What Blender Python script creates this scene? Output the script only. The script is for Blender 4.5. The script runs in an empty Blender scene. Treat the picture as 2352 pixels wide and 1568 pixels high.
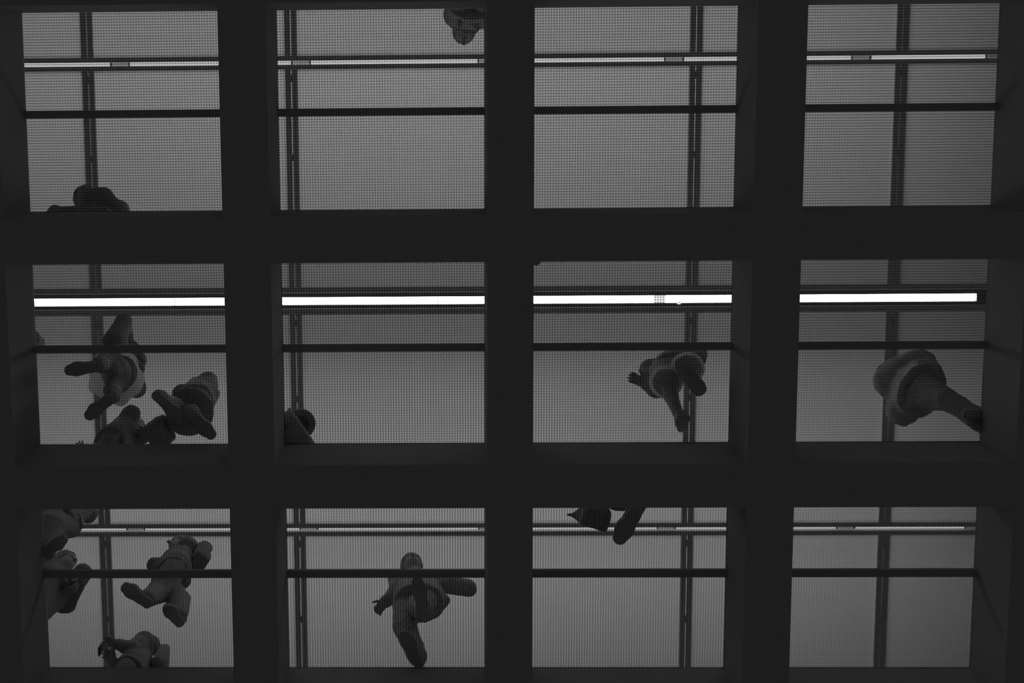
import bpy, bmesh, math, random
import numpy as np
from mathutils import Vector, Matrix

random.seed(4)
S = bpy.context.scene
COL = S.collection

# ---------------------------------------------------------------- camera
# The camera lies on its back 10.6 m under a glass floor. World: X = right in the picture,
# Y = down in the picture, Z = up; z = 0 is the walking surface of the glass floor.
CAM_H = 10.6
FPX = 3614.45
PPX, PPY = 1176 - 250.05, 784 + 16.32          # principal point (the photograph is a crop)
ROT = np.array([[0.99970621, 0.00825821, 0.02278808],
                [-0.00484063, 0.98925214, -0.14613953],
                [-0.02375, 0.14598629, 0.98900149]])


def at(px, py, z):
    """World point at height z that the lens shows at picture position px, py."""
    d = ROT.T @ np.array([(px - PPX) / FPX, (py - PPY) / FPX, 1.0])
    p = d * (CAM_H + z) / d[2]
    return np.array([p[0], p[1], z])


cam = bpy.data.cameras.new('camera')
cam.sensor_fit = 'HORIZONTAL'
cam.sensor_width = 36.0
cam.lens = FPX / 2352 * 36.0
cam.shift_x = 250.05 / 2352
cam.shift_y = 16.32 / 2352
cam.clip_start = 0.05
cam.clip_end = 200
camo = bpy.data.objects.new('camera', cam)
COL.objects.link(camo)
m = Matrix.Identity(4)
for i in range(3):
    m[i][0] = ROT[0][i]
    m[i][1] = -ROT[1][i]
    m[i][2] = -ROT[2][i]
m[2][3] = -CAM_H
camo.matrix_world = m
S.camera = camo

# ---------------------------------------------------------------- world, light, exposure
S.view_settings.view_transform = 'Standard'
S.view_settings.look = 'None'
S.view_settings.exposure = 0.0
S.view_settings.gamma = 1.0
S.view_settings.use_curve_mapping = False
w = bpy.data.worlds.new('world')
S.world = w
w.use_nodes = True
w.node_tree.nodes['Background'].inputs[0].default_value = (0.5, 0.5, 0.5, 1)
w.node_tree.nodes['Background'].inputs[1].default_value = 0.0527

CEIL = 3.2                                      # underside of the ceiling above the glass
CX = [-6.55, -4.80, -3.047, -1.280, 0.460, 2.207, 3.963, 5.715, 7.467]
CY = [-2.545, -0.465, 1.607, 3.685, 5.760]


def area_light(x, y, z, sx, sy, power):
    l = bpy.data.lights.new('void_lamp', 'AREA')
    l.shape = 'RECTANGLE'
    l.size, l.size_y, l.energy = sx, sy, power
    o = bpy.data.objects.new('void_lamp', l)
    o.location = (x, y, z)
    COL.objects.link(o)                         # shines straight down
    return o


# lamps in the ceiling void, above the two outer rows of light strips, behind the diffusing panels
VOID = 2.0
for y in (CY[1], CY[3]):
    area_light(-0.35, y, CEIL + VOID, 9.5, 1.4, 88)


# ---------------------------------------------------------------- materials
def nodes_of(name):
    mt = bpy.data.materials.new(name)
    mt.use_nodes = True
    nt = mt.node_tree
    nt.nodes.clear()
    out = nt.nodes.new('ShaderNodeOutputMaterial')
    return mt, nt, out


def plain(name, v, rough=0.7, var=0.15, scale=20.0, bump=0.0, metal=0.0, spec=0.2):
    mt, nt, out = nodes_of(name)
    b = nt.nodes.new('ShaderNodeBsdfPrincipled')
    b.inputs['Roughness'].default_value = rough
    b.inputs['Metallic'].default_value = metal
    b.inputs['Specular IOR Level'].default_value = spec
    tc = nt.nodes.new('ShaderNodeTexCoord')
    n = nt.nodes.new('ShaderNodeTexNoise')
    n.inputs['Scale'].default_value = scale
    n.inputs['Detail'].default_value = 4
    nt.links.new(tc.outputs['Object'], n.inputs['Vector'])
    r = nt.nodes.new('ShaderNodeMapRange')
    r.inputs['From Min'].default_value = 0.25
    r.inputs['From Max'].default_value = 0.75
    r.inputs['To Min'].default_value = v * (1 - var)
    r.inputs['To Max'].default_value = v * (1 + var)
    nt.links.new(n.outputs['Fac'], r.inputs['Value'])
    nt.links.new(r.outputs['Result'], b.inputs['Base Color'])
    if bump:
        bp = nt.nodes.new('ShaderNodeBump')
        bp.inputs['Strength'].default_value = bump
        bp.inputs['Distance'].default_value = 0.01
        nt.links.new(n.outputs['Fac'], bp.inputs['Height'])
        nt.links.new(bp.outputs['Normal'], b.inputs['Normal'])
    nt.links.new(b.outputs['BSDF'], out.inputs['Surface'])
    return mt


def emitter(name, v):
    mt, nt, out = nodes_of(name)
    e = nt.nodes.new('ShaderNodeEmission')
    e.inputs['Color'].default_value = (1, 1, 1, 1)
    e.inputs['Strength'].default_value = v
    nt.links.new(e.outputs[0], out.inputs['Surface'])
    return mt


def translucent(name, v, d):
    mt, nt, out = nodes_of(name)
    t = nt.nodes.new('ShaderNodeBsdfTranslucent')
    t.inputs['Color'].default_value = (v, v, v, 1)
    f = nt.nodes.new('ShaderNodeBsdfDiffuse')
    f.inputs['Color'].default_value = (d, d, d, 1)
    a = nt.nodes.new('ShaderNodeAddShader')
    nt.links.new(t.outputs[0], a.inputs[0])
    nt.links.new(f.outputs[0], a.inputs[1])
    nt.links.new(a.outputs[0], out.inputs['Surface'])
    return mt


def glass_mat():
    """Clear floor glass with a printed grid of small dark anti-slip dots on its underside."""
    mt, nt, out = nodes_of('dotted_floor_glass')
    N, L = nt.nodes.new, nt.links.new
    tc = N('ShaderNodeTexCoord')
    sep = N('ShaderNodeSeparateXYZ')
    L(tc.outputs['Object'], sep.inputs[0])

    def cell(sock):
        a = N('ShaderNodeMath'); a.operation = 'DIVIDE'; a.inputs[1].default_value = 0.0182
        L(sock, a.inputs[0])
        b = N('ShaderNodeMath'); b.operation = 'FRACT'; L(a.outputs[0], b.inputs[0])
        c = N('ShaderNodeMath'); c.operation = 'SUBTRACT'; c.inputs[1].default_value = 0.5
        L(b.outputs[0], c.inputs[0])
        d = N('ShaderNodeMath'); d.operation = 'MULTIPLY'
        L(c.outputs[0], d.inputs[0]); L(c.outputs[0], d.inputs[1])
        return d.outputs[0]
    s = N('ShaderNodeMath'); s.operation = 'ADD'
    L(cell(sep.outputs[0]), s.inputs[0]); L(cell(sep.outputs[1]), s.inputs[1])
    lt = N('ShaderNodeMath'); lt.operation = 'LESS_THAN'; lt.inputs[1].default_value = 0.19 ** 2
    L(s.outputs[0], lt.inputs[0])
    sn = N('ShaderNodeSeparateXYZ'); L(tc.outputs['Normal'], sn.inputs[0])
    dn = N('ShaderNodeMath'); dn.operation = 'LESS_THAN'; dn.inputs[1].default_value = -0.5
    L(sn.outputs[2], dn.inputs[0])
    mk = N('ShaderNodeMath'); mk.operation = 'MULTIPLY'
    L(lt.outputs[0], mk.inputs[0]); L(dn.outputs[0], mk.inputs[1])
    mk2 = N('ShaderNodeMath'); mk2.operation = 'MULTIPLY'; mk2.inputs[1].default_value = 0.8
    L(mk.outputs[0], mk2.inputs[0])
    tr = N('ShaderNodeBsdfTransparent'); tr.inputs[0].default_value = (.93, .93, .93, 1)
    gl = N('ShaderNodeBsdfGlossy'); gl.inputs['Roughness'].default_value = 0.02
    fr = N('ShaderNodeFresnel'); fr.inputs['IOR'].default_value = 1.25
    mx = N('ShaderNodeMixShader')
    L(fr.outputs[0], mx.inputs[0]); L(tr.outputs[0], mx.inputs[1]); L(gl.outputs[0], mx.inputs[2])
    dk = N('ShaderNodeBsdfDiffuse'); dk.inputs['Color'].default_value = (.06, .06, .06, 1)
    m2 = N('ShaderNodeMixShader')
    L(mk2.outputs[0], m2.inputs[0]); L(mx.outputs[0], m2.inputs[1]); L(dk.outputs[0], m2.inputs[2])
    L(m2.outputs[0], out.inputs['Surface'])
    return mt


M = {
    'steel': plain('painted_steel', 0.45, 0.8, 0.03, 9.0, spec=0.0),
    'bar': plain('glazing_bar_steel', 0.45, 0.8, 0.03, 9.0, spec=0.0),
    'glass': glass_mat(),
    'panel': translucent('opal_ceiling_panel', 0.55, 0.20),
    'frame': plain('grey_ceiling_profile', 0.85, 0.6, 0.1, 30.0, spec=0.1),
    'housing': plain('grey_lamp_housing', 0.50, 0.5, 0.1, 30.0, spec=0.2),
    'void': plain('ceiling_void_concrete', 0.35, 0.9, 0.1, 3.0),
    'tube': emitter('strip_light_tube', 0.55),
    'main_tube': emitter('main_strip_light', 9.0),
    'opal_dark': translucent('grey_opal_channel', 0.45, 0.3),  # made translucent so void light gives the gaps between tubes a glow
    'joint': emitter('strip_light_joint', 0.95),
    'cap': plain('lamp_end_cap', 0.35, 0.5),
}
CLOTH = {}


def cloth(v, kind='cloth'):
    v = min(v * (1.0 if kind in ('rubber', 'thin') else 1.18), 0.8)
    key = (round(v, 3), kind)
    if key not in CLOTH:
        if kind == 'skin':
            CLOTH[key] = plain('skin_%02d' % int(v * 100), v, 0.6, 0.06, 40.0)
        elif kind == 'rubber':
            CLOTH[key] = plain('rubber_sole_%02d' % int(v * 100), v, 0.85, 0.1, 60.0, spec=0.05)
        elif kind == 'hair':
            CLOTH[key] = plain('hair_%02d' % int(v * 100), v, 0.6, 0.3, 90.0, 0.5)
        elif kind == 'thin':
            CLOTH[key] = translucent('thin_light_cloth_%02d' % int(v * 100), v, v * 0.6)
        else:
            CLOTH[key] = plain('cloth_%02d' % int(v * 100), v, 0.9, 0.2, 45.0, 0.35, spec=0.05)
    return CLOTH[key]


# ---------------------------------------------------------------- object helpers
def link(name, me, mat, parent=None, loc=(0, 0, 0)):
    o = bpy.data.objects.new(name, me)
    COL.objects.link(o)
    o.location = loc
    if mat is not None and not me.materials:
        me.materials.append(mat)
    if parent is not None:
        o.parent = parent
    return o


def empty(name, loc=(0, 0, 0), label=None, cat=None, group=None, kind=None):
    o = bpy.data.objects.new(name, None)
    o.empty_display_size = 0.1
    COL.objects.link(o)
    o.location = loc
    tag(o, label, cat, group, kind)
    return o


def tag(o, label=None, cat=None, group=None, kind=None):
    for k, v in (('label', label), ('category', cat), ('group', group), ('kind', kind)):
        if v:
            o[k] = v
    return o


BOXES = {}


def box_mesh(name, sx, sy, sz, bevel=0.0):
    """Box centred on the origin (meshes of the same size are shared)."""
    key = (name, round(sx, 4), round(sy, 4), round(sz, 4), bevel)
    if key in BOXES:
        return BOXES[key]
    bm = bmesh.new()
    bmesh.ops.create_cube(bm, size=1.0)
    for v in bm.verts:
        v.co = Vector((v.co.x * sx, v.co.y * sy, v.co.z * sz))
    if bevel:
        bmesh.ops.bevel(bm, geom=bm.edges[:], offset=bevel, segments=1, affect='EDGES')
    me = bpy.data.meshes.new(name)
    bm.to_mesh(me)
    bm.free()
    BOXES[key] = me
    return me


def box(name, x0, x1, y0, y1, z0, z1, mat, parent=None, bevel=0.0, off=(0, 0, 0)):
    me = box_mesh(name, x1 - x0, y1 - y0, z1 - z0, bevel)
    return link(name, me, mat, parent,
                ((x0 + x1) / 2 - off[0], (y0 + y1) / 2 - off[1], (z0 + z1) / 2 - off[2]))


def section_mesh(name, pts, length):
    """Profile given in (a, z), extruded along its length, centred; a runs across."""
    n = len(pts)
    vs = [(-length / 2, a, z) for a, z in pts] + [(length / 2, a, z) for a, z in pts]
    fs = [(i, (i + 1) % n, n + (i + 1) % n, n + i) for i in range(n)]
    fs += [tuple(range(n - 1, -1, -1)), tuple(range(n, 2 * n))]
    me = bpy.data.meshes.new(name)
    me.from_pydata(vs, [], fs)
    bm = bmesh.new(); bm.from_mesh(me)
    bmesh.ops.recalc_face_normals(bm, faces=bm.faces)
    bm.to_mesh(me); bm.free()
    return me


def tube_mesh(name, r, length, seg=14):
    pts = [(r * math.cos(2 * math.pi * i / seg), r * math.sin(2 * math.pi * i / seg)) for i in range(seg)]
    me = section_mesh(name, pts, length)
    for p in me.polygons:
        p.use_smooth = len(p.vertices) == 4
    return me


# ---------------------------------------------------------------- the glass floor
PX = [(-2.766, -1.3725), (-1.0729, 0.2988), (0.5901, 1.9637), (2.2677, 3.6677)]
PY = [(-0.6985, 0.6185), (0.9149, 2.2195), (2.5080, 3.8225)]
PX = [(-4.46, -3.066)] + PX + [(3.967, 5.36)]
PY = [(-2.31, -0.995)] + PY + [(4.115, 5.43)]
DEEP = 0.683
floor = empty('floor', (0, 0, 0), 'glass floor of dotted panes in a black steel beam grid', 'floor', kind='structure')
X0, X1 = PX[0][0] - 0.30, PX[-1][1] + 0.30
ys = [PY[0][0] - 0.30] + [v for p in PY for v in p] + [PY[-1][1] + 0.30]
for k in range(0, len(ys), 2):                  # long beams from left to right
    y0, y1 = ys[k], ys[k + 1]
    box('steel_beam', X0, X1, y0, y1, -DEEP, 0, M['steel'], floor)
xs = [PX[0][0] - 0.30] + [v for p in PX for v in p] + [PX[-1][1] + 0.30]
for (y0, y1) in PY:                             # cross beams between them
    for k in range(0, len(xs), 2):
        box('cross_beam', xs[k], xs[k + 1], y0, y1, -DEEP, 0, M['steel'], floor)
BARS = [None, (at(900, 247.5, 0)[1], at(900, 265.5, -0.07)[1]), (at(900, 787.5, 0)[1], at(900, 807.5, -0.07)[1]),
        (at(900, 1303.0, 0)[1], at(900, 1326.5, -0.07)[1]), None]
for r, (y0, y1) in enumerate(PY):
    b = BARS[r] or (y0 + 0.66, y0 + 0.71)
    for (x0, x1) in PX:
        n = 5                                   # T-shaped glazing bar under the joint of the two panes
        hw = (b[1] - b[0]) / 2
        key = ('glazing_bar', round(x1 - x0, 4), round(hw, 4))
        if key not in BOXES:
            BOXES[key] = section_mesh('glazing_bar', [(-hw, -0.07), (hw, -0.07), (hw, -0.03), (0.006, -0.03),
                                                      (0.006, -0.002), (-0.006, -0.002), (-0.006, -0.03), (-hw, -0.03)], x1 - x0)
        link('glazing_bar', BOXES[key], M['bar'], floor, ((x0 + x1) / 2, (b[0] + b[1]) / 2, 0))
        mid = (b[0] + b[1]) / 2
        box('glass_pane', x0, x1, y0, mid - 0.007, -0.03, 0, M['glass'], floor)
        box('glass_pane', x0, x1, mid + 0.007, y1, -0.03, 0, M['glass'], floor)

# ---------------------------------------------------------------- the ceiling
ceil = empty('ceiling', (0, 0, CEIL), 'suspended ceiling of grey opal panels in dark profiles', 'ceiling', kind='structure')
C0 = (0, 0, CEIL)
HB = 0.052                                      # half width of a ceiling profile
HR = [0.056, 0.056, 0.121, 0.056, 0.056]        # half width of each lengthwise row
SLIT = 0.006
for i, x in enumerate(CX):
    for j in range(len(CY) - 1):
        y0, y1 = CY[j] + HR[j], CY[j + 1] - HR[j + 1]
        for s in (-1, 1):                       # two rails with a thin slit between them
            xa, xb = sorted((x + s * SLIT, x + s * HB))
            box('ceiling_rail', xa, xb, y0, y1, CEIL - 0.015, CEIL + 0.030, M['frame'], ceil, off=C0)
        box('slit_cover', x - SLIT - .01, x + SLIT + .01, y0, y1, CEIL + 0.0305, CEIL + 0.035, M['panel'], ceil, off=C0)  # opal strip added to dim the void light showing through the slit
        # short clips that bridge the slit
        for t in (0.04, 0.40, 0.78):
            yc = y0 + (y1 - y0) * t
            box('rail_clip', x - SLIT, x + SLIT, yc - 0.03, yc + 0.03, CEIL, CEIL + 0.02, M['frame'], ceil, off=C0)
        if i + 1 < len(CX):
            box('ceiling_panel', x + HB, CX[i + 1] - HB, y0, y1, CEIL, CEIL + 0.006, M['panel'], ceil, off=C0)
for j, y in enumerate(CY):
    wide = HR[j] > 0.1
    fl = 0.046 if wide else 0.038               # visible flange width
    for s in (-1, 1):
        ya, yb = sorted((y + s * HR[j], y + s * (HR[j] - fl)))
        box('slot_flange', CX[0], CX[-1], ya, yb, CEIL - 0.015, CEIL + 0.01, M['frame'], ceil, off=C0)
        if wide:
            ya, yb = sorted((y + s * (HR[j] - fl + .006), y + s * 0.0675))
            box('slit_cover', CX[0], CX[-1], ya, yb, CEIL + 0.011, CEIL + 0.015, M['panel'], ceil, off=C0)  # same added opal strip, dims the gap beside the main housing
slab = box('roof', CX[0] - .5, CX[-1] + .5, CY[0] - .5, CY[-1] + .5, CEIL + 2.6, CEIL + 2.8, M['void'])
tag(slab, 'concrete soffit over the ceiling void', 'roof', kind='structure')

# ---------------------------------------------------------------- strip lights
GAPX = [at(px, 142, CEIL)[0] for px in (273, 690, 1120, 1550, 1981, 2290)]


def strip_light(y, label, shift):
    """Slim recessed strip: a channel above the slot with tubes end to end and end caps between them."""
    t = empty('strip_light', (0, y, CEIL), label, 'strip light')
    x0, x1 = CX[0] + 0.02, GAPX[-1] + 0.9
    ln, xm = x1 - x0, (x0 + x1) / 2
    hw, tp = 0.055, 0.10
    pr = [(-hw, 0.011), (-hw, tp), (hw, tp), (hw, 0.011), (hw - .004, 0.011), (hw - .004, tp - .004), (-hw + .004, tp - .004), (-hw + .004, 0.011)]
    link('housing', section_mesh('strip_housing', pr, ln), M['opal_dark'], t, (xm, 0, 0))
    ends = [x0 - 0.05] + GAPX
    for a, b in zip(ends[:-1], ends[1:]):
        la, lb = a + 0.08, b - 0.08
        link('tube', tube_mesh('tube', 0.016, lb - la), M['tube'], t, ((la + lb) / 2, shift, 0.055))
        for e in (la, lb):
            link('end_cap', tube_mesh('end_cap', 0.0165, 0.014), M['cap'], t, (e, shift, 0.055))
    return t


strip_light(CY[1], 'thin recessed light strip in the topmost slot of the ceiling', -0.002)
strip_light(CY[3], 'thin recessed light strip in the lowest slot of the ceiling', 0.000)

Y2 = CY[2]
t = empty('main_strip_light', (0, Y2, CEIL), 'bright white strip light across the middle of the ceiling', 'strip light')
xe = at(2240, 683, CEIL)[0]
x0, x1 = CX[0] + 0.02, xe + 0.35
link('housing', section_mesh('main_housing', [(-0.067, -0.012), (-0.067, 0.09), (0.067, 0.09), (0.067, -0.012), (0.0335, -0.017), (0.0335, 0.004), (-0.0335, 0.004), (-0.0335, -0.017)], x1 - x0),
     M['housing'], t, ((x0 + x1) / 2, 0, 0))
link('shading_box', section_mesh('shading_box', [(-0.05, 0.0905), (-0.05, 0.46), (0.05, 0.46), (0.05, 0.0905)], x1 - x0), M['housing'], t, ((x0 + x1) / 2, 0, 0))  # unseen box, its height shaped to shade the panels beside the strip
gaps = [x0] + [at(px, 690, CEIL)[0] for px in (402, 1005, 1515, 1870)] + [xe]
for k, (a, b) in enumerate(zip(gaps[:-1], gaps[1:])):
    pr = [(-0.033, 0.003), (-0.033, -0.010), (0.033, -0.010), (0.033, 0.003)]
    link('diffuser', section_mesh('main_diffuser', pr, b - a - 0.006), M['main_tube'], t, ((a + b) / 2, 0, 0))
for gx, gw in zip(gaps[1:-1], (.006, .006, .10, .006)):
    link('joint', section_mesh('main_joint', [(-0.0331, 0.003), (-0.0331, -0.0105), (0.0331, -0.0105), (0.0331, 0.003)], gw), M['joint'], t, (gx, 0, 0))
link('end_cap', section_mesh('main_end_cap', [(-0.033, 0.003), (-0.033, -0.0105), (0.033, -0.0105), (0.033, 0.003)], 0.12), M['cap'], t, (xe + 0.07, 0, 0))
bk = at(1560, 696, CEIL - 0.03)
link('lamp_nub', box_mesh('lamp_nub', 0.035, 0.02, 0.02, 0.006), M['joint'], t, (bk[0], 0.036, -0.012))


# ---------------------------------------------------------------- soft solids from distance fields
def V(*a):
    return np.array(a, float)


def unit(v):
    return v / (np.linalg.norm(v) + 1e-9)


class Field:
    """Blend of tapered limbs, ellipsoids and boxes turned into one continuous mesh (surface nets)."""

    def __init__(self, vox):
        self.vox, self.prims = vox, []

    def limb(self, a, b, ra, rb, k=0.02, flat=None):
        a, b = np.asarray(a, float), np.asarray(b, float)
        R = max(ra, rb) * 1.05
        self.prims.append(('limb', np.minimum(a, b) - R, np.maximum(a, b) + R, k, (a, b, ra, rb, flat)))
        return self

    def ell(self, c, r, axes=None, k=0.02, sub=False):
        c, r = np.asarray(c, float), np.asarray(r, float)
        A = np.eye(3) if axes is None else np.array(axes)
        R = r.max()
        self.prims.append(('esub' if sub else 'ell', c - R, c + R, k, (c, r, A)))
        return self

    def box(self, c, h, axes=None, rnd=0.02, k=0.02, sub=False):
        c, h = np.asarray(c, float), np.asarray(h, float)
        A = np.eye(3) if axes is None else np.array(axes)
        R = np.abs(A.T) @ h + rnd
        self.prims.append(('bsub' if sub else 'box', c - R, c + R, k, (c, h, A, rnd)))
        return self

    def half(self, p, n, k=0.0):
        """Cut away what lies on the n side of the plane through p."""
        self.prims.append(('cut', None, None, k, (np.asarray(p, float), unit(np.asarray(n, float)))))
        return self

    def mesh(self, name, origin=(0, 0, 0), wrinkle=0.0, freq=35.0, seed=0):
        vx = self.vox
        adds = [p for p in self.prims if p[0] in ('limb', 'ell', 'box')]
        lo = np.min([p[1] for p in adds], 0) - 3 * vx - wrinkle
        hi = np.max([p[2] for p in adds], 0) + 3 * vx + wrinkle
        n = np.ceil((hi - lo) / vx).astype(int) + 1
        ax = [(lo[i] + vx * np.arange(n[i])).astype(np.float32) for i in range(3)]
        F = np.full(n, 0.06, np.float32)
        for typ, plo, phi, k, dat in self.prims:
            if typ == 'cut':
                p, nn = dat
                d = (ax[0][:, None, None] - p[0]) * nn[0] + (ax[1][None, :, None] - p[1]) * nn[1] + (ax[2][None, None, :] - p[2]) * nn[2]
                F = np.maximum(F, d.astype(np.float32))
                continue
            pad = k + 0.03
            i0 = np.clip(((plo - pad - lo) / vx).astype(int), 0, n - 1)
            i1 = np.clip(((phi + pad - lo) / vx).astype(int) + 2, 1, n)
            sl = tuple(slice(i0[i], i1[i]) for i in range(3))
            X = ax[0][sl[0]][:, None, None]
            Y = ax[1][sl[1]][None, :, None]
            Z = ax[2][sl[2]][None, None, :]
            if typ == 'limb':
                a, b, ra, rb, flat = dat
                ba = b - a
                L2 = float(ba @ ba) + 1e-12
                px, py, pz = X - a[0], Y - a[1], Z - a[2]
                tt = np.clip((px * ba[0] + py * ba[1] + pz * ba[2]) / L2, 0, 1)
                qx, qy, qz = px - tt * ba[0], py - tt * ba[1], pz - tt * ba[2]
                if flat is not None:            # squeeze along one axis: (unit axis, ratio)
                    f, rt = flat
                    dp = (qx * f[0] + qy * f[1] + qz * f[2]) * (1 / rt - 1)
                    qx, qy, qz = qx + dp * f[0], qy + dp * f[1], qz + dp * f[2]
                d = np.sqrt(qx * qx + qy * qy + qz * qz) - (ra + (rb - ra) * tt)
                if flat is not None:
                    d = d * (0.5 + 0.5 * flat[1])
            elif typ in ('ell', 'esub'):
                c, r, A = dat
                q = [(X - c[0]) * A[i][0] + (Y - c[1]) * A[i][1] + (Z - c[2]) * A[i][2] for i in range(3)]
                k0 = np.sqrt(sum((q[i] / r[i]) ** 2 for i in range(3)))
                k1 = np.sqrt(sum((q[i] / r[i] ** 2) ** 2 for i in range(3))) + 1e-6
                d = k0 * (k0 - 1) / k1
            else:
                c, h, A, rnd = dat
                q = [np.abs((X - c[0]) * A[i][0] + (Y - c[1]) * A[i][1] + (Z - c[2]) * A[i][2]) - (h[i] - rnd) for i in range(3)]
                d = np.sqrt(sum(np.maximum(v, 0) ** 2 for v in q)) + np.minimum(np.maximum(np.maximum(q[0], q[1]), q[2]), 0) - rnd
            d = np.broadcast_to(d, F[sl].shape).astype(np.float32)
            G = F[sl]
            if typ in ('esub', 'bsub'):
                F[sl] = np.maximum(G, -d)
            else:
                h_ = np.maximum(k - np.abs(G - d), 0) / k if k > 0 else 0
                F[sl] = np.minimum(G, d) - h_ * h_ * k * 0.25
        if wrinkle:
            rg = np.random.RandomState(seed)
            W = 0
            for q in range(6):
                v = rg.normal(size=3) * freq * (0.6 + 0.25 * q)
                ph = rg.uniform(0, 6.28)
                arg = ax[0][:, None, None] * v[0] + ax[1][None, :, None] * v[1] + ax[2][None, None, :] * v[2] + ph
                W = W + np.sin(arg.astype(np.float32)) / (1 + 0.35 * q)
            F = F + (wrinkle * 0.35) * W
        # close the box
        F[0], F[-1], F[:, 0], F[:, -1], F[:, :, 0], F[:, :, -1] = (0.05,) * 6
        return nets(name, F, lo - np.asarray(origin, float), vx)


def nets(name, F, lo, vx):
    s = F < 0
    c = np.zeros(np.array(F.shape) - 1, np.int8)
    for dx in (0, 1):
        for dy in (0, 1):
            for dz in (0, 1):
                c += s[dx:F.shape[0] - 1 + dx, dy:F.shape[1] - 1 + dy, dz:F.shape[2] - 1 + dz]
    idx = np.argwhere((c > 0) & (c < 8))
    if len(idx) == 0:
        me = bpy.data.meshes.new(name)
        return me
    ids = -np.ones(c.shape, np.int32)
    ids[tuple(idx.T)] = np.arange(len(idx))
    acc = np.zeros((len(idx), 3))
    cnt = np.zeros(len(idx))
    corner = [(0, 0, 0), (1, 0, 0), (0, 1, 0), (1, 1, 0), (0, 0, 1), (1, 0, 1), (0, 1, 1), (1, 1, 1)]
    val = [F[idx[:, 0] + a, idx[:, 1] + b, idx[:, 2] + d] for a, b, d in corner]
    for i, ci in enumerate(corner):
        for j, cj in enumerate(corner):
            if j > i and sum(abs(ci[q] - cj[q]) for q in range(3)) == 1:
                a, b = val[i], val[j]
                mk = (a < 0) != (b < 0)
                tt = np.where(mk, a / (a - b + 1e-12), 0)
                for q in range(3):
                    acc[:, q] += np.where(mk, ci[q] + tt * (cj[q] - ci[q]), 0)
                cnt += mk
    vs = lo + (idx + acc / cnt[:, None]) * vx
    quads = []
    for a in range(3):
        b, d = (a + 1) % 3, (a + 2) % 3
        sh = [slice(None)] * 3; sh2 = [slice(None)] * 3
        sh[a] = slice(0, -1); sh2[a] = slice(1, None)
        A, B = s[tuple(sh)], s[tuple(sh2)]
        e = np.argwhere(A != B)
        e = e[(e[:, b] > 0) & (e[:, d] > 0) & (e[:, b] < F.shape[b] - 1) & (e[:, d] < F.shape[d] - 1)]
        fl = A[tuple(e.T)]
        def g(ob, od):
            q = e.copy(); q[:, b] -= ob; q[:, d] -= od
            return ids[tuple(q.T)]
        Q = np.stack([g(0, 0), g(1, 0), g(1, 1), g(0, 1)], 1)
        Q[~fl] = Q[~fl][:, ::-1]
        quads.append(Q)
    Q = np.concatenate(quads)
    Q = Q[(Q >= 0).all(1)]
    me = bpy.data.meshes.new(name)
    me.vertices.add(len(vs))
    me.vertices.foreach_set('co', vs.astype(np.float32).ravel())
    me.loops.add(len(Q) * 4)
    me.loops.foreach_set('vertex_index', Q.astype(np.int32).ravel())
    me.polygons.add(len(Q))
    me.polygons.foreach_set('loop_start', np.arange(0, len(Q) * 4, 4, dtype=np.int32))
    me.polygons.foreach_set('use_smooth', np.ones(len(Q), bool))
    me.update(calc_edges=True)
    me.validate()
    return me


# ---------------------------------------------------------------- shoes (shared meshes, heel at the origin, toe along +x)
def shoe_meshes():
    f = Field(0.006)
    f.limb((.036, 0, .050), (.10, 0, .052), .034, .033, .02)
    f.limb((.10, 0, .050), (.19, .004, .046), .034, .043, .03)
    f.limb((.19, .004, .044), (.252, .002, .036), .042, .032, .02)
    f.limb((.05, 0, .06), (.06, 0, .115), .036, .040, .03)
    f.half((0, 0, .020), (0, 0, -1))
    f.half((0, 0, .122), (0, 0, 1))
    up = f.mesh('shoe_upper')
    f = Field(0.005)
    for a, b, ra, rb in (((.036, 0), (.11, -.002), .037, .034), ((.11, -.002), (.195, .004), .034, .049), ((.195, .004), (.245, .002), .049, .038)):
        f.limb((*a, .012), (*b, .012), ra, rb, .015)
    f.half((0, 0, 0), (0, 0, -1))
    f.half((0, 0, .024), (0, 0, 1))
    so = f.mesh('shoe_sole')
    return up, so


SHOE_UP, SHOE_SO = shoe_meshes()
SHOE_VAR = {}


def shoe(parent, org, heel, toe, v, width=1.0):
    key = round(v, 3)
    if key not in SHOE_VAR:
        u, s = SHOE_UP.copy(), SHOE_SO.copy()
        u.materials.clear(); s.materials.clear()
        u.materials.append(cloth(v)); s.materials.append(cloth(0.58, 'rubber'))
        SHOE_VAR[key] = (u, s)
    u, s = SHOE_VAR[key]
    ex = toe - heel
    L = np.linalg.norm(ex)
    ex = ex / L
    ez = unit(V(0, 0, 1) - ex * ex[2])
    ey = np.cross(ez, ex)
    sc = L / 0.283
    mt = Matrix.Identity(4)
    for i in range(3):
        mt[i][0] = ex[i] * sc; mt[i][1] = ey[i] * max(0.85, min(1.1, sc)) * width; mt[i][2] = ez[i] * max(0.85, min(1.1, sc))
        mt[i][3] = heel[i] - org[i]
    o = link('shoe', u, None, parent)
    o.matrix_local = mt
    link('sole', s, None, o)
    return ex, ez


# ---------------------------------------------------------------- people
NP = [0]


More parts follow.
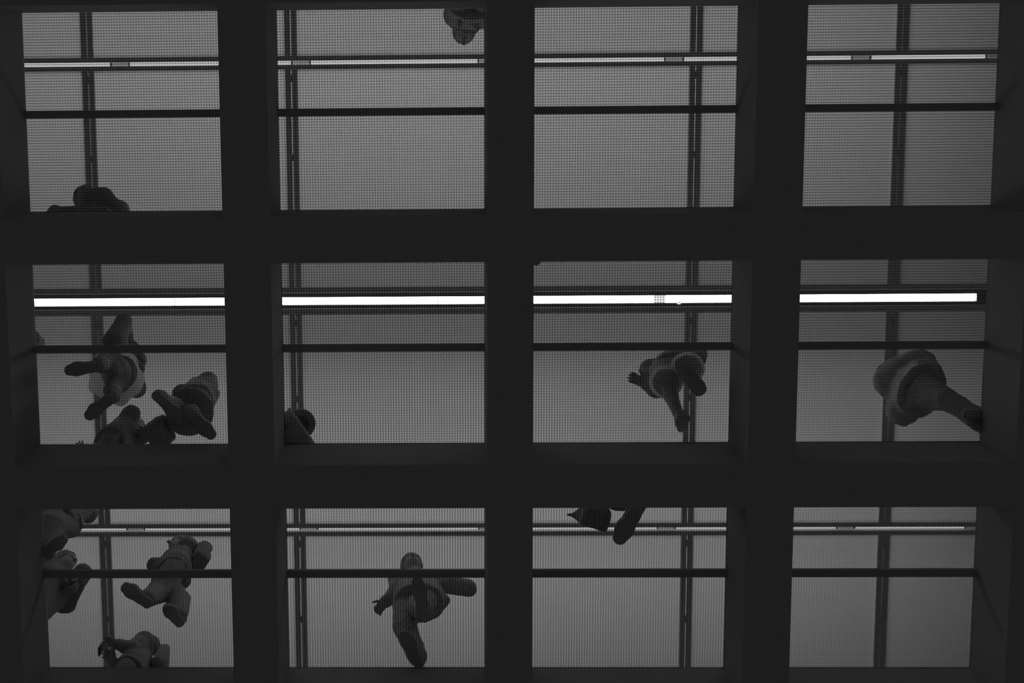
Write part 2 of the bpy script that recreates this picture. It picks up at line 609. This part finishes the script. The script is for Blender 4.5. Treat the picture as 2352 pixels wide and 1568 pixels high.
def hand_into(f, wrist, tip, side, sc=1.0, curl=0.55, spread=0.0):
    """Palm, four unequal bent fingers and a thumb that leaves the side of the palm."""
    d = unit(tip - wrist)
    up = V(0, 0, 1) if abs(d[2]) < 0.8 else V(1, 0, 0)
    wd = unit(np.cross(d, up)) * side
    nr = np.cross(wd, d) * side
    pl = wrist + d * 0.085 * sc
    f.limb(wrist, wrist + d * .05 * sc, .024 * sc, .032 * sc, .015, (nr, .55))
    f.limb(wrist + d * .04 * sc, pl, .036 * sc, .038 * sc, .015, (nr, .45))
    for q, ln in enumerate((.068, .078, .073, .056)):
        o = (q - 1.5) * .0205 * sc
        b0 = pl + wd * o - d * .005
        d1 = unit(d + wd * (q - 1.5) * (0.06 + spread) - nr * curl * 0.6)
        m1 = b0 + d1 * ln * .55 * sc
        d2 = unit(d1 - nr * curl)
        f.limb(b0, m1, .0098 * sc, .0092 * sc, .004)
        f.limb(m1, m1 + d2 * ln * .5 * sc, .0092 * sc, .0080 * sc, .004)
    tb = wrist + d * .03 * sc - wd * .034 * sc
    td = unit(d * .8 - wd * .65 - nr * .25)
    tm = tb + td * .04 * sc
    f.limb(tb, tm, .0125 * sc, .0105 * sc, .008)
    f.limb(tm, tm + unit(td + d * .5) * .032 * sc, .0105 * sc, .0090 * sc, .004)


def person(label, face, feet, hips, neck, head, arms, knees=None, sc=1.0, top=0.32, bottom=0.30, shoes=0.34,
           hair=0.20, skin=0.42, hem=0.12, puff=1.0, style='trousers', hairstyle='short', shoulder=0.19,
           extra=None, legw=1.0, wrinkle=0.006, coat=None, look=None, shoew=1.0, hemw=1.0, gloves=False, fist=0.55, hipw=0.088):
    NP[0] += 1
    sd = NP[0]
    P = lambda q: at(*q)
    ft = [(P(a), P(b)) for a, b in feet]
    hp, nk, hd = P(hips), P(neck), P(head)
    org = V((ft[0][0][0] + ft[1][0][0]) / 2, (ft[0][0][1] + ft[1][0][1]) / 2, 0)
    fw = unit(V(face[0], face[1], 0))
    rt = V(fw[1], -fw[0], 0)
    up = unit(nk - hp)
    rt = unit(rt - up * (rt @ up))
    fr = np.cross(up, rt)
    hf = unit(V(*look) if look else fr)
    hf = unit(hf - V(0, 0, hf[2] * 0.5))
    hu = unit(unit(hd - nk) + V(0, 0, 0.8))
    hr = unit(np.cross(hf, hu))
    hf = np.cross(hu, hr)
    root = empty('person', tuple(org), label, 'person', 'people walking on the glass floor')
    # which foot is on the right-hand side
    mid = (ft[0][0] + ft[1][0]) / 2
    side = [1 if ((f[0] - mid) @ rt) > 0 else -1 for f in ft]
    if side[0] == side[1]:
        side[1] = -side[0]
    hip = [hp + rt * s * hipw * sc for s in side]
    ank, kn = [], []
    for i, (h, t_) in enumerate(ft):
        ex, ez = shoe(root, org, h, t_, shoes, shoew)
        a = h + ex * 0.056 * (np.linalg.norm(t_ - h) / 0.283) + ez * 0.10 * sc
        ank.append(a)
        if knees and knees[i] is not None:
            kn.append(P(knees[i]))
        else:
            kn.append((a + hip[i]) / 2 + fw * 0.035)
    sh = {s: nk - up * 0.065 * sc + rt * s * shoulder * sc for s in (-1, 1)}
    A = {}
    for i, (e, h) in enumerate(arms):
        A[i] = (P(e), P(h))
    s0 = 1 if np.linalg.norm(A[0][0] - sh[1]) + np.linalg.norm(A[1][0] - sh[-1]) < np.linalg.norm(A[0][0] - sh[-1]) + np.linalg.norm(A[1][0] - sh[1]) else -1
    arm = {s0: A[0], -s0: A[1]}
    chest = nk - up * 0.24 * sc
    # --- the body: head, neck, trunk, limbs and hands in one surface
    f = Field(0.0085)
    f.limb(hp - up * .02, chest, .125 * sc, .14 * sc, .05, (fr, .7))
    f.limb(sh[-1] + up * .02, sh[1] + up * .02, .05 * sc, .05 * sc, .05)
    for i in (0, 1):
        f.limb(hip[i], kn[i], .078 * sc, .054 * sc, .03)
        f.limb(kn[i], kn[i] + (ank[i] - kn[i]) * .35 - fw * .012, .052 * sc, .050 * sc, .02)
        f.limb(kn[i] + (ank[i] - kn[i]) * .35 - fw * .012, ank[i], .050 * sc, .034 * sc, .02)
    for s in (-1, 1):
        e, h = arm[s]
        w_ = h - unit(h - e) * 0.09 * sc
        f.limb(sh[s], e, .046 * sc, .038 * sc, .02)
        f.limb(e, w_, .038 * sc, .026 * sc, .02)
        hand_into(f, w_, h, s, sc, fist)
    f.limb(nk - up * .05, hd - hu * .06, .056 * sc, .054 * sc, .02)
    ax_ = [hr, hf, hu]
    f.ell(hd + hu * .02, (.074 * sc, .092 * sc, .100 * sc), ax_, .02)
    f.ell(hd - hu * .055 * sc + hf * .022, (.056 * sc, .066 * sc, .062 * sc), ax_, .03)
    f.limb(hd + hf * .088 * sc + hu * .012, hd + hf * .108 * sc - hu * .022, .010 * sc, .015 * sc, .012)
    f.limb(hd + hf * .082 * sc - hu * .058 - hr * .018, hd + hf * .082 * sc - hu * .058 + hr * .018, .010 * sc, .010 * sc, .006)
    for s in (-1, 1):
        f.ell(hd + hr * s * .077 * sc - hu * .005, (.012, .022, .033), ax_, .008)
        f.ell(hd + hr * s * .031 * sc + hf * .098 * sc + hu * .012, (.017, .014, .012), ax_, 0, sub=True)
    link('body', f.mesh('body', org), cloth(skin, 'skin'), root)
    for s in (-1, 1):                           # eyes
        ev = Field(0.006)
        ev.ell(hd + hr * s * .031 * sc + hf * .080 * sc + hu * .012, (.013, .013, .013))
        link('eye', ev.mesh('eye', org), cloth(0.5, 'skin'), root)
    # --- hair
    f = Field(0.0095)
    f.ell(hd + hu * .034 * sc - hf * .014, (.088 * sc, .104 * sc, .104 * sc), ax_, .02)
    if hairstyle == 'long':
        f.limb(hd - hf * .06, nk - hf * .09 - up * .12, .075 * sc, .055 * sc, .04)
    elif hairstyle == 'bun':
        f.ell(hd - hf * .125 * sc + hu * .04, (.048, .045, .048), ax_, .02)
    elif hairstyle == 'curly':
        f.ell(hd + hu * .02 - hf * .02, (.125 * sc, .13 * sc, .13 * sc), ax_, .03)
    elif hairstyle == 'hood':
        f.limb(hd - hf * .03 + hu * .03, nk - hf * .05, .120 * sc, .105 * sc, .05)
    f.ell(hd + hf * .105 * sc - hu * .035, (.072 * sc, .085 * sc, .100 * sc), ax_, 0, sub=True)
    f.ell(hd - hu * .15 + hf * .05, (.07, .08, .08), ax_, 0, sub=True)
    link('hood' if hairstyle == 'hood' else 'hair',
         f.mesh('hair', org, wrinkle=0.008 if hairstyle == 'curly' else 0.004, freq=70, seed=sd), cloth(top if hairstyle == 'hood' else hair, 'cloth' if hairstyle == 'hood' else 'hair'), root)
    # --- trousers, shorts or skirt
    f = Field(0.0105)
    f.limb(hp - rt * .05, hp + rt * .05, .118 * sc, .118 * sc, .04, (fr, .82))
    for i in (0, 1):
        k2 = kn[i]
        if style == 'shorts':
            k2 = hip[i] + (kn[i] - hip[i]) * .92
            f.limb(hip[i], k2, .098 * sc * legw, .100 * sc * legw, .03)
        else:
            f.limb(hip[i], kn[i], .092 * sc * legw, .072 * sc * legw, .03)
            f.limb(kn[i], ank[i] + V(0, 0, -.015), .070 * sc * legw, .058 * sc * legw, .02)
    if style == 'skirt':
        hc = (kn[0] + kn[1]) / 2
        f.limb(hp, hc, .13 * sc, .17 * sc * legw, .04)
        f.half(hc - unit(hp - hc) * .03, hc - hp)
    link({'shorts': 'shorts', 'skirt': 'skirt'}.get(style, 'trousers'), f.mesh('trousers', org, wrinkle, 40, sd + 50), cloth(bottom), root)
    if style == 'shorts':                       # pale turned-up hem around each leg opening
        for i in (0, 1):
            d = unit(kn[i] - hip[i])
            c = hip[i] + (kn[i] - hip[i]) * .92 + d * .02
            hb = ring_mesh('hem_band', c - org, d, .108 * sc * legw, .020)
            link('hem_band', hb, cloth(0.66, 'thin'), root)['label'] = 'pale turned-up hem'
    # --- jacket with sleeves
    f = Field(0.0105)
    q = puff
    f.limb(hp + up * .06, chest, .150 * sc * q, .165 * sc * q, .05, (fr, .75))
    f.limb(sh[-1] + up * .005, sh[1] + up * .005, .070 * sc * q, .070 * sc * q, .05)
    dn = -unit(up + V(0, 0, 1.0))
    f.limb(hp + up * .06, hp + dn * hem, .150 * sc * q, .160 * sc * q * hemw, .04, (fr, .8))
    f.half(hp + dn * (hem + .04), dn)
    for s in (-1, 1):
        e, h = arm[s]
        w_ = h - unit(h - e) * (-0.01 if gloves and s == s0 else 0.10) * sc
        f.limb(sh[s], e, .066 * sc * q, .058 * sc * q, .03)
        f.limb(e, w_, .057 * sc * q, .046 * sc * q, .02)
    f.limb(nk - up * .06, nk + up * .02, .085 * sc, .075 * sc, .03)
    if extra:
        for (a, b, ra, rb) in extra:
            f.limb(P(a), P(b), ra, rb, .03)
    link('jacket', f.mesh('jacket', org, wrinkle, 34, sd), cloth(top), root)
    if coat:                                    # open flared coat skirt of thin light cloth
        (c0, r0, c1, r1, v) = coat
        link('coat_skirt', flare_mesh('coat_skirt', P(c0) - org, r0, P(c1) - org, r1), cloth(v, 'thin'), root)['label'] = 'thin pale flared coat skirt'
    return root


def ring_mesh(name, c, d, R, r, seg=28, sub=8):
    a = unit(np.cross(d, V(0.3, 0.9, 0.1)))
    b = np.cross(d, a)
    vs, fs = [], []
    for i in range(seg):
        t_ = 2 * math.pi * i / seg
        o = a * math.cos(t_) + b * math.sin(t_)
        for j in range(sub):
            u = 2 * math.pi * j / sub
            vs.append(c + o * (R + r * .6 * math.cos(u)) + d * r * 1.3 * math.sin(u))
    for i in range(seg):
        for j in range(sub):
            fs.append((i * sub + j, i * sub + (j + 1) % sub, ((i + 1) % seg) * sub + (j + 1) % sub, ((i + 1) % seg) * sub + j))
    me = bpy.data.meshes.new(name)
    me.from_pydata([tuple(v) for v in vs], [], fs)
    for p in me.polygons:
        p.use_smooth = True
    return me


def flare_mesh(name, c0, r0, c1, r1, seg=56, rings=10):
    """Thin cloth cone, open at hem and waist, with soft vertical folds; c0 is the hem."""
    vs, fs = [], []
    for k in range(rings + 1):
        t_ = k / rings
        c = c0 + (c1 - c0) * t_
        for i in range(seg):
            a = 2 * math.pi * i / seg
            r = r0 + (r1 - r0) * (t_ ** 0.8)
            r *= 1 + (1 - t_) * (.055 * math.sin(5 * a + .6) + .03 * math.sin(9 * a + 2))
            vs.append((c[0] + r * math.cos(a), c[1] + r * math.sin(a), c[2]))
    for k in range(rings):
        for i in range(seg):
            fs.append((k * seg + i, k * seg + (i + 1) % seg, (k + 1) * seg + (i + 1) % seg, (k + 1) * seg + i))
    me = bpy.data.meshes.new(name)
    me.from_pydata(vs, [], fs)
    for p in me.polygons:
        p.use_smooth = True
    return me



# --- in the wide lower panes
person('person in a pale jacket striding with both arms swung out in the lower row',
       (0.05, -1), [((968, 1534, 0), (922, 1450, 0)), ((978, 1430, 0), (955, 1324, 0))],
       (962, 1366, .90), (954, 1326, 1.36), (946, 1298, 1.54),
       [((1034, 1342, 1.16), (1076, 1352, 1.10)), ((910, 1358, 1.10), (868, 1400, .98))],
       knees=[(930, 1440, .42), (962, 1392, .5)], gloves=True, fist=1.1, shoulder=.135,
       extra=[((1034, 1340, 1.16), (1072, 1349, 1.10), .070, .066), ((992, 1400, .86), (1018, 1378, .92), .07, .05)],
       top=0.42, bottom=0.40, hair=0.30, hem=0.16, puff=1.08, legw=1.2, hemw=1.12)
person('person with a backpack stepping with both soles showing, left of the lower striding walker',
       (-0.8, -0.55), [((347, 1392, 0), (279, 1345, 0)), ((419, 1438, .05), (378, 1393, 0))],
       (394, 1317, .88), (411, 1282, 1.37), (414, 1257, 1.55),
       [((356, 1298, 1.10), (378, 1322, .98)), ((420, 1331, 1.12), (390, 1330, 1.0))],
       knees=[(360, 1362, .46), (412, 1378, .48)], top=0.34, bottom=0.36, hair=0.28, hem=0.06, puff=1.04, legw=1.1, shoew=1.2, shoulder=.14)
person('person in a bulky dark coat at the left edge of the lower left pane',
       (0.9, -0.35), [((-10, 1452, 0), (82, 1434, 0)), ((-20, 1404, 0), (72, 1384, 0))],
       (76, 1376, .90), (134, 1326, 1.38), (148, 1292, 1.56),
       [((190, 1316, 1.20), (172, 1350, 1.05)), ((104, 1312, 1.2), (150, 1340, 1.1))],
       top=0.32, bottom=0.30, hair=0.26, hem=0.30, puff=1.25, hemw=1.05)
person('person reaching one hand up high above the lower left corner of the middle row',
       (0.85, -0.5), [((84, 1284, 0), (152, 1233, 0)), ((10, 1236, 0), (80, 1196, 0))],
       (142, 1182, .90), (184, 1138, 1.40), (196, 1118, 1.58),
       [((200, 1100, 1.68), (185, 1031, 1.94)), ((166, 1156, 1.12), (188, 1195, .92))],
       knees=[(122, 1210, .48), (100, 1205, .48)], top=0.32, bottom=0.34, hair=0.25, hem=0.10, legw=1.15, fist=.25, shoulder=.15)
person('person holding a phone out in both hands at the bottom of the lower left pane',
       (-1, -0.08), [((262, 1648, 0), (168, 1640, 0)), ((262, 1692, 0), (168, 1686, 0))],
       (300, 1546, .90), (330, 1524, 1.36), (334, 1486, 1.57),
       [((302, 1490, 1.12), (256, 1473, 1.28)), ((280, 1546, 1.08), (252, 1508, 1.24))],
       top=0.34, bottom=0.32, hair=0.24, hem=0.08, puff=1.05, hairstyle='short')
person('person with one long sole showing under the lower edge of the second cross beam',
       (-0.55, 0.83), [((1478, 1146, 0), (1417, 1250, 0)), ((1424, 1080, 0), (1372, 1152, 0))],
       (1404, 1100, .90), (1386, 1066, 1.38), (1378, 1052, 1.56),
       [((1350, 1102, 1.1), (1362, 1140, .86)), ((1446, 1080, 1.1), (1440, 1112, .9))],
       top=0.32, bottom=0.32, hair=0.24, hem=0.34, puff=1.1, shoew=1.22)

# --- in the middle row of panes
person('person in a thin pale flared coat with one elbow raised, in the middle left pane',
       (-0.92, 0.38), [((240, 840, 0), (147, 853, 0)), ((268, 903, 0), (196, 962, 0))],
       (262, 850, .90), (296, 836, 1.36), (302, 832, 1.54),
       [((283, 741, 1.46), (300, 800, 1.52)), ((295, 893, 1.12), (280, 886, 1.0))],
       knees=[(232, 836, .46), (258, 896, .46)], top=0.30, bottom=0.30, hair=0.22, hem=-0.16, puff=1.05, legw=.85,
       extra=[((262, 782, 1.25), (286, 735, 1.45), .085, .055), ((320, 845, 1.30), (304, 890, 1.20), .05, .04)],
       coat=((266, 866, .80), .205, (286, 848, 1.14), .09, 0.60), hairstyle='short')
person('person in a dark skirt striding to the lower right of the middle left pane',
       (0.8, 0.6), [((351, 901, 0), (420, 968, 0)), ((424, 936, 0), (493, 1006, 0))],
       (444, 930, .86), (450, 914, 1.28), (464, 898, 1.44),
       [((418, 903, 1.02), (404, 938, .82)), ((482, 906, 1.02), (474, 940, .84))],
       knees=[(424, 942, .46), (446, 948, .46)], sc=.95, top=0.38, bottom=0.30, hair=0.22, hem=0.06, puff=1.22,
       style='skirt', legw=1.08, shoulder=.16, hairstyle='long')
person('child at the lower edge of the middle left pane beside a dark tote bag',
       (0.9, 0.3), [((180, 1088, 0), (246, 1072, 0)), ((176, 1056, 0), (240, 1042, 0))],
       (258, 1016, .70), (294, 990, 1.08), (310, 978, 1.22),
       [((330, 1000, .92), (338, 984, .80)), ((274, 978, .94), (284, 1004, .80))],
       sc=.80, top=0.36, bottom=0.30, hair=0.40, hem=0.06, puff=1.15)
person('person in pale hemmed shorts striding with a bent arm in the third middle pane',
       (-0.3, -0.95), [((1569, 992, .10), (1567, 952, 0)), ((1616, 906, 0), (1556, 826, 0))],
       (1548, 848, .88), (1546, 830, 1.34), (1552, 824, 1.50),
       [((1502, 892, 1.08), (1460, 870, 1.16)), ((1604, 822, 1.10), (1588, 812, .98))],
       knees=[(1530, 878, .50), (1580, 846, .50)], top=0.36, bottom=0.40, hair=0.22, hem=-0.05, puff=1.0,
       extra=[((1498, 862, 1.12), (1510, 892, 1.06), .06, .07)],
       style='shorts', legw=1.0, skin=.34, fist=1.2, shoew=1.25)
person('person in a bulky fleece with curly hair in the rightmost middle pane',
       (-0.9, -0.42), [((2296, 978, 0), (2212, 948, 0)), ((2300, 1000, 0), (2220, 964, 0))],
       (2118, 897, .90), (2088, 880, 1.36), (2050, 862, 1.53),
       [((2070, 948, 1.15), (2088, 940, 1.08)), ((2138, 852, 1.15), (2110, 838, 1.1))],
       knees=[(2176, 914, .48), (2180, 920, .48)], top=0.46, bottom=0.30, hair=0.42, hem=-0.04, puff=1.3, legw=1.0, hipw=.045,
       extra=[((2072, 940, 1.15), (2076, 938, 1.15), .125, .125), ((2042, 868, 1.32), (2092, 838, 1.3), .11, .11),
              ((2036, 880, 1.35), (2060, 905, 1.3), .085, .10)],
       hairstyle='curly', wrinkle=0.010)
person('person mostly hidden behind the left beam, an elbow beside the middle left pane',
       (0.1, -1), [((-100, 884, 0), (-92, 790, 0)), ((-60, 880, 0), (-52, 786, 0))],
       (-5, 812, .90), (26, 780, 1.38), (32, 768, 1.56),
       [((72, 776, 1.12), (46, 770, .95)), ((-26, 790, 1.12), (-24, 770, .95))], hem=.1)
person('person behind the crossing of the middle beams with one shoe tip showing',
       (0.35, 1), [((1206, 526, 0), (1236, 609, 0)), ((1160, 500, 0), (1172, 590, 0))],
       (1172, 536, .90), (1166, 532, 1.38), (1164, 534, 1.56),
       [((1120, 540, 1.1), (1126, 560, .9)), ((1214, 528, 1.1), (1206, 552, .9))], hem=.1)

# --- in the upper row of panes
person('person bending forward at the bottom edge of the upper left pane, heels showing below',
       (0, -1), [((152, 608, 0), (158, 514, 0)), ((288, 608, 0), (280, 514, 0))],
       (226, 552, .72), (212, 482, 1.12), (196, 456, 1.22),
       [((128, 492, .95), (120, 500, .74)), ((272, 490, .95), (246, 500, .80))],
       knees=[(168, 520, .44), (272, 516, .44)], top=0.32, bottom=0.30, hair=0.26, hem=0.05, puff=1.1,
       extra=[((208, 462, 1.20), (236, 458, 1.12), .10, .09), ((240, 464, 1.1), (278, 490, 1.0), .085, .06)])
person('person leaning forward at the top edge of the second upper pane',
       (-0.05, 1), [((1066, -86, 0), (1062, 8, 0)), ((1112, -88, 0), (1112, 6, 0))],
       (1082, 6, .90), (1074, 42, 1.34), (1066, 71, 1.48),
       [((1052, 32, 1.1), (1060, 46, .95)), ((1112, 32, 1.1), (1100, 48, .95))], shoulder=.10,
       extra=[((1090, 42, 1.2), (1112, 46, 1.2), .07, .06), ((1056, 56, 1.3), (1076, 58, 1.3), .06, .08)],
       top=0.38, bottom=0.32, hair=0.32, hem=0.06, puff=1.1)


# ---------------------------------------------------------------- things people carry or push
def bag_axes(face):
    f = unit(V(face[0], face[1], 0))
    return [f, V(-f[1], f[0], 0), V(0, 0, 1)]


def backpack(label, c, half, face, v):
    c = at(*c)
    A = bag_axes(face)
    t_ = empty('backpack', tuple(c), label, 'backpack')
    f = Field(0.010)
    f.box(c, half, A, min(.05, half[0] * .9), .02)
    f.box(c - A[0] * half[0] * .9 - V(0, 0, half[2] * .35), (half[0] * .5, half[1] * .75, half[2] * .45), A, .03, .02)
    link('pack_body', f.mesh('pack_body', c, .004, 40, 3), cloth(v), t_)
    for s in (-1, 1):
        f = Field(0.008)
        p0 = c + A[0] * half[0] * .9 + A[1] * s * half[1] * .5 + V(0, 0, half[2] * .8)
        p1 = p0 + A[0] * .004
        p2 = c + A[0] * half[0] * .9 + A[1] * s * half[1] * .6 - V(0, 0, half[2] * .7)
        f.limb(p0, p1, .012, .012, .01).limb(p1, p2, .012, .011, .01)
        link('strap', f.mesh('strap', c), cloth(v), t_)
    return t_


backpack('dark backpack worn by the stepping walker left of the lower striding walker', (456, 1282, 1.20), (.055, .11, .19), (-0.8, -0.55), 0.30)
backpack('dark backpack on the person with the phone at the bottom left', (369, 1526, 1.16), (.045, .12, .18), (-1, -0.08), 0.34)


def tote(label, c, half, face, v, flap=None):
    c = at(*c)
    A = bag_axes(face)
    t_ = empty('tote_bag', tuple(c), label, 'bag')
    f = Field(0.009)
    f.box(c, half, A, .025, .02)
    f.box(c + V(0, 0, half[2]), (half[0] * .85, half[1] * .8, .03), A, .02, .03)
    if flap:
        f.limb(c + V(0, 0, -half[2] * .2), at(*flap), .07, .012, .05, (V(0, 0, 1), .5))
    link('bag_body', f.mesh('bag_body', c, .007, 32, 8), cloth(v), t_)
    for s in (-1, 1):
        f = Field(0.007)
        b = c + V(0, 0, half[2]) + A[1] * s * half[1] * .6
        p = [b - A[0] * half[0] * .5, b - A[0] * half[0] * .3 + V(0, 0, .16), b + A[0] * half[0] * .3 + V(0, 0, .16), b + A[0] * half[0] * .5]
        for a_, b_ in zip(p[:-1], p[1:]):
            f.limb(a_, b_, .011, .011, .006)
        link('handle', f.mesh('handle', c), cloth(v), t_)
    return t_


tote('large dark tote bag hanging beside the skirted walker in the middle left pane', (366, 995, .46), (.10, .075, .13), (.5, .85), 0.32)
tote('dark tote bag with a pointed flap beside the long sole in the third lower pane', (1366, 1184, .30), (.10, .075, .12), (1, .25), 0.32, flap=(1304, 1181, .36))

ph = at(231, 1490, 1.29)
t_ = empty('phone', tuple(ph), 'small dark phone held out by the person at the bottom left', 'phone')
link('phone_case', box_mesh('phone_case', 0.012, 0.075, 0.15, 0.004), cloth(0.28, 'rubber'), t_)
link('phone_screen', box_mesh('phone_screen', 0.002, 0.066, 0.136), cloth(0.2, 'rubber'), t_, (0.0072, 0, 0))

# low cart with a round disc, at the corner of the second middle pane
ca, cb = at(664, 940, .10), at(722, 1022, .10)
ex = unit(cb - ca)
ey = V(-ex[1], ex[0], 0)                         # towards the lower left
if ey[0] > 0:
    ey = -ey
cc = ca + ex * 0.25 + ey * 0.24
t_ = empty('cart', (cc[0], cc[1], 0), 'low dark cart with a pale metal edge and round disc at the pane corner', 'cart')
o = link('deck', box_mesh('deck', 0.50, 0.48, 0.05, 0.012), cloth(0.58, 'rubber'), t_, (0, 0, 0.115))
ang = math.atan2(ex[1], ex[0])
o.rotation_euler = (0, 0, ang)
e_ = cc - ey * 0.243
o = link('edge_rail', tube_mesh('edge_rail', 0.012, 0.52), plain('bright_metal', .85, .5, .05), t_, (e_[0] - cc[0], e_[1] - cc[1], 0.10))
o.rotation_euler = (0, 0, ang)
o['label'] = 'pale metal edge rail'
dc = at(690, 974, .17)


def lathe(name, prof, seg=40):
    vs, fs = [], []
    for r, z in prof:
        for i in range(seg):
            a = 2 * math.pi * i / seg
            vs.append((r * math.cos(a), r * math.sin(a), z))
    n = len(prof)
    for k in range(n - 1):
        for i in range(seg):
            fs.append((k * seg + i, k * seg + (i + 1) % seg, (k + 1) * seg + (i + 1) % seg, (k + 1) * seg + i))
    fs.append(tuple(range(seg - 1, -1, -1)))
    fs.append(tuple((n - 1) * seg + i for i in range(seg)))
    me = bpy.data.meshes.new(name)
    me.from_pydata(vs, [], fs)
    for p in me.polygons:
        p.use_smooth = len(p.vertices) == 4
    return me


o = link('disc', lathe('disc', [(.03, .02), (.055, .02), (.056, 0), (.075, 0), (.076, .012), (.098, .012), (.104, .03), (.104, .06), (.03, .07)]),
         cloth(0.34, 'rubber'), t_, (dc[0] - cc[0], dc[1] - cc[1], 0.15))
for sx in (-1, 1):
    for sy in (-1, 1):
        p = ex * sx * .20 + ey * sy * .17
        wv = link('wheel', tube_mesh('wheel', 0.045, 0.03, 20), cloth(0.3, 'rubber'), t_, (p[0], p[1], 0.045))
        wv.rotation_euler = (0, 0, ang + math.pi / 2)
for s in (-1, 1):
    p = ex * s * .20 + ey * .2
    f = Field(0.008)
    f.limb((p[0], p[1], .13), (p[0] + ey[0] * .12, p[1] + ey[1] * .12, .95), .014, .014)
    link('handle_post', f.mesh('handle_post'), cloth(0.34), t_)
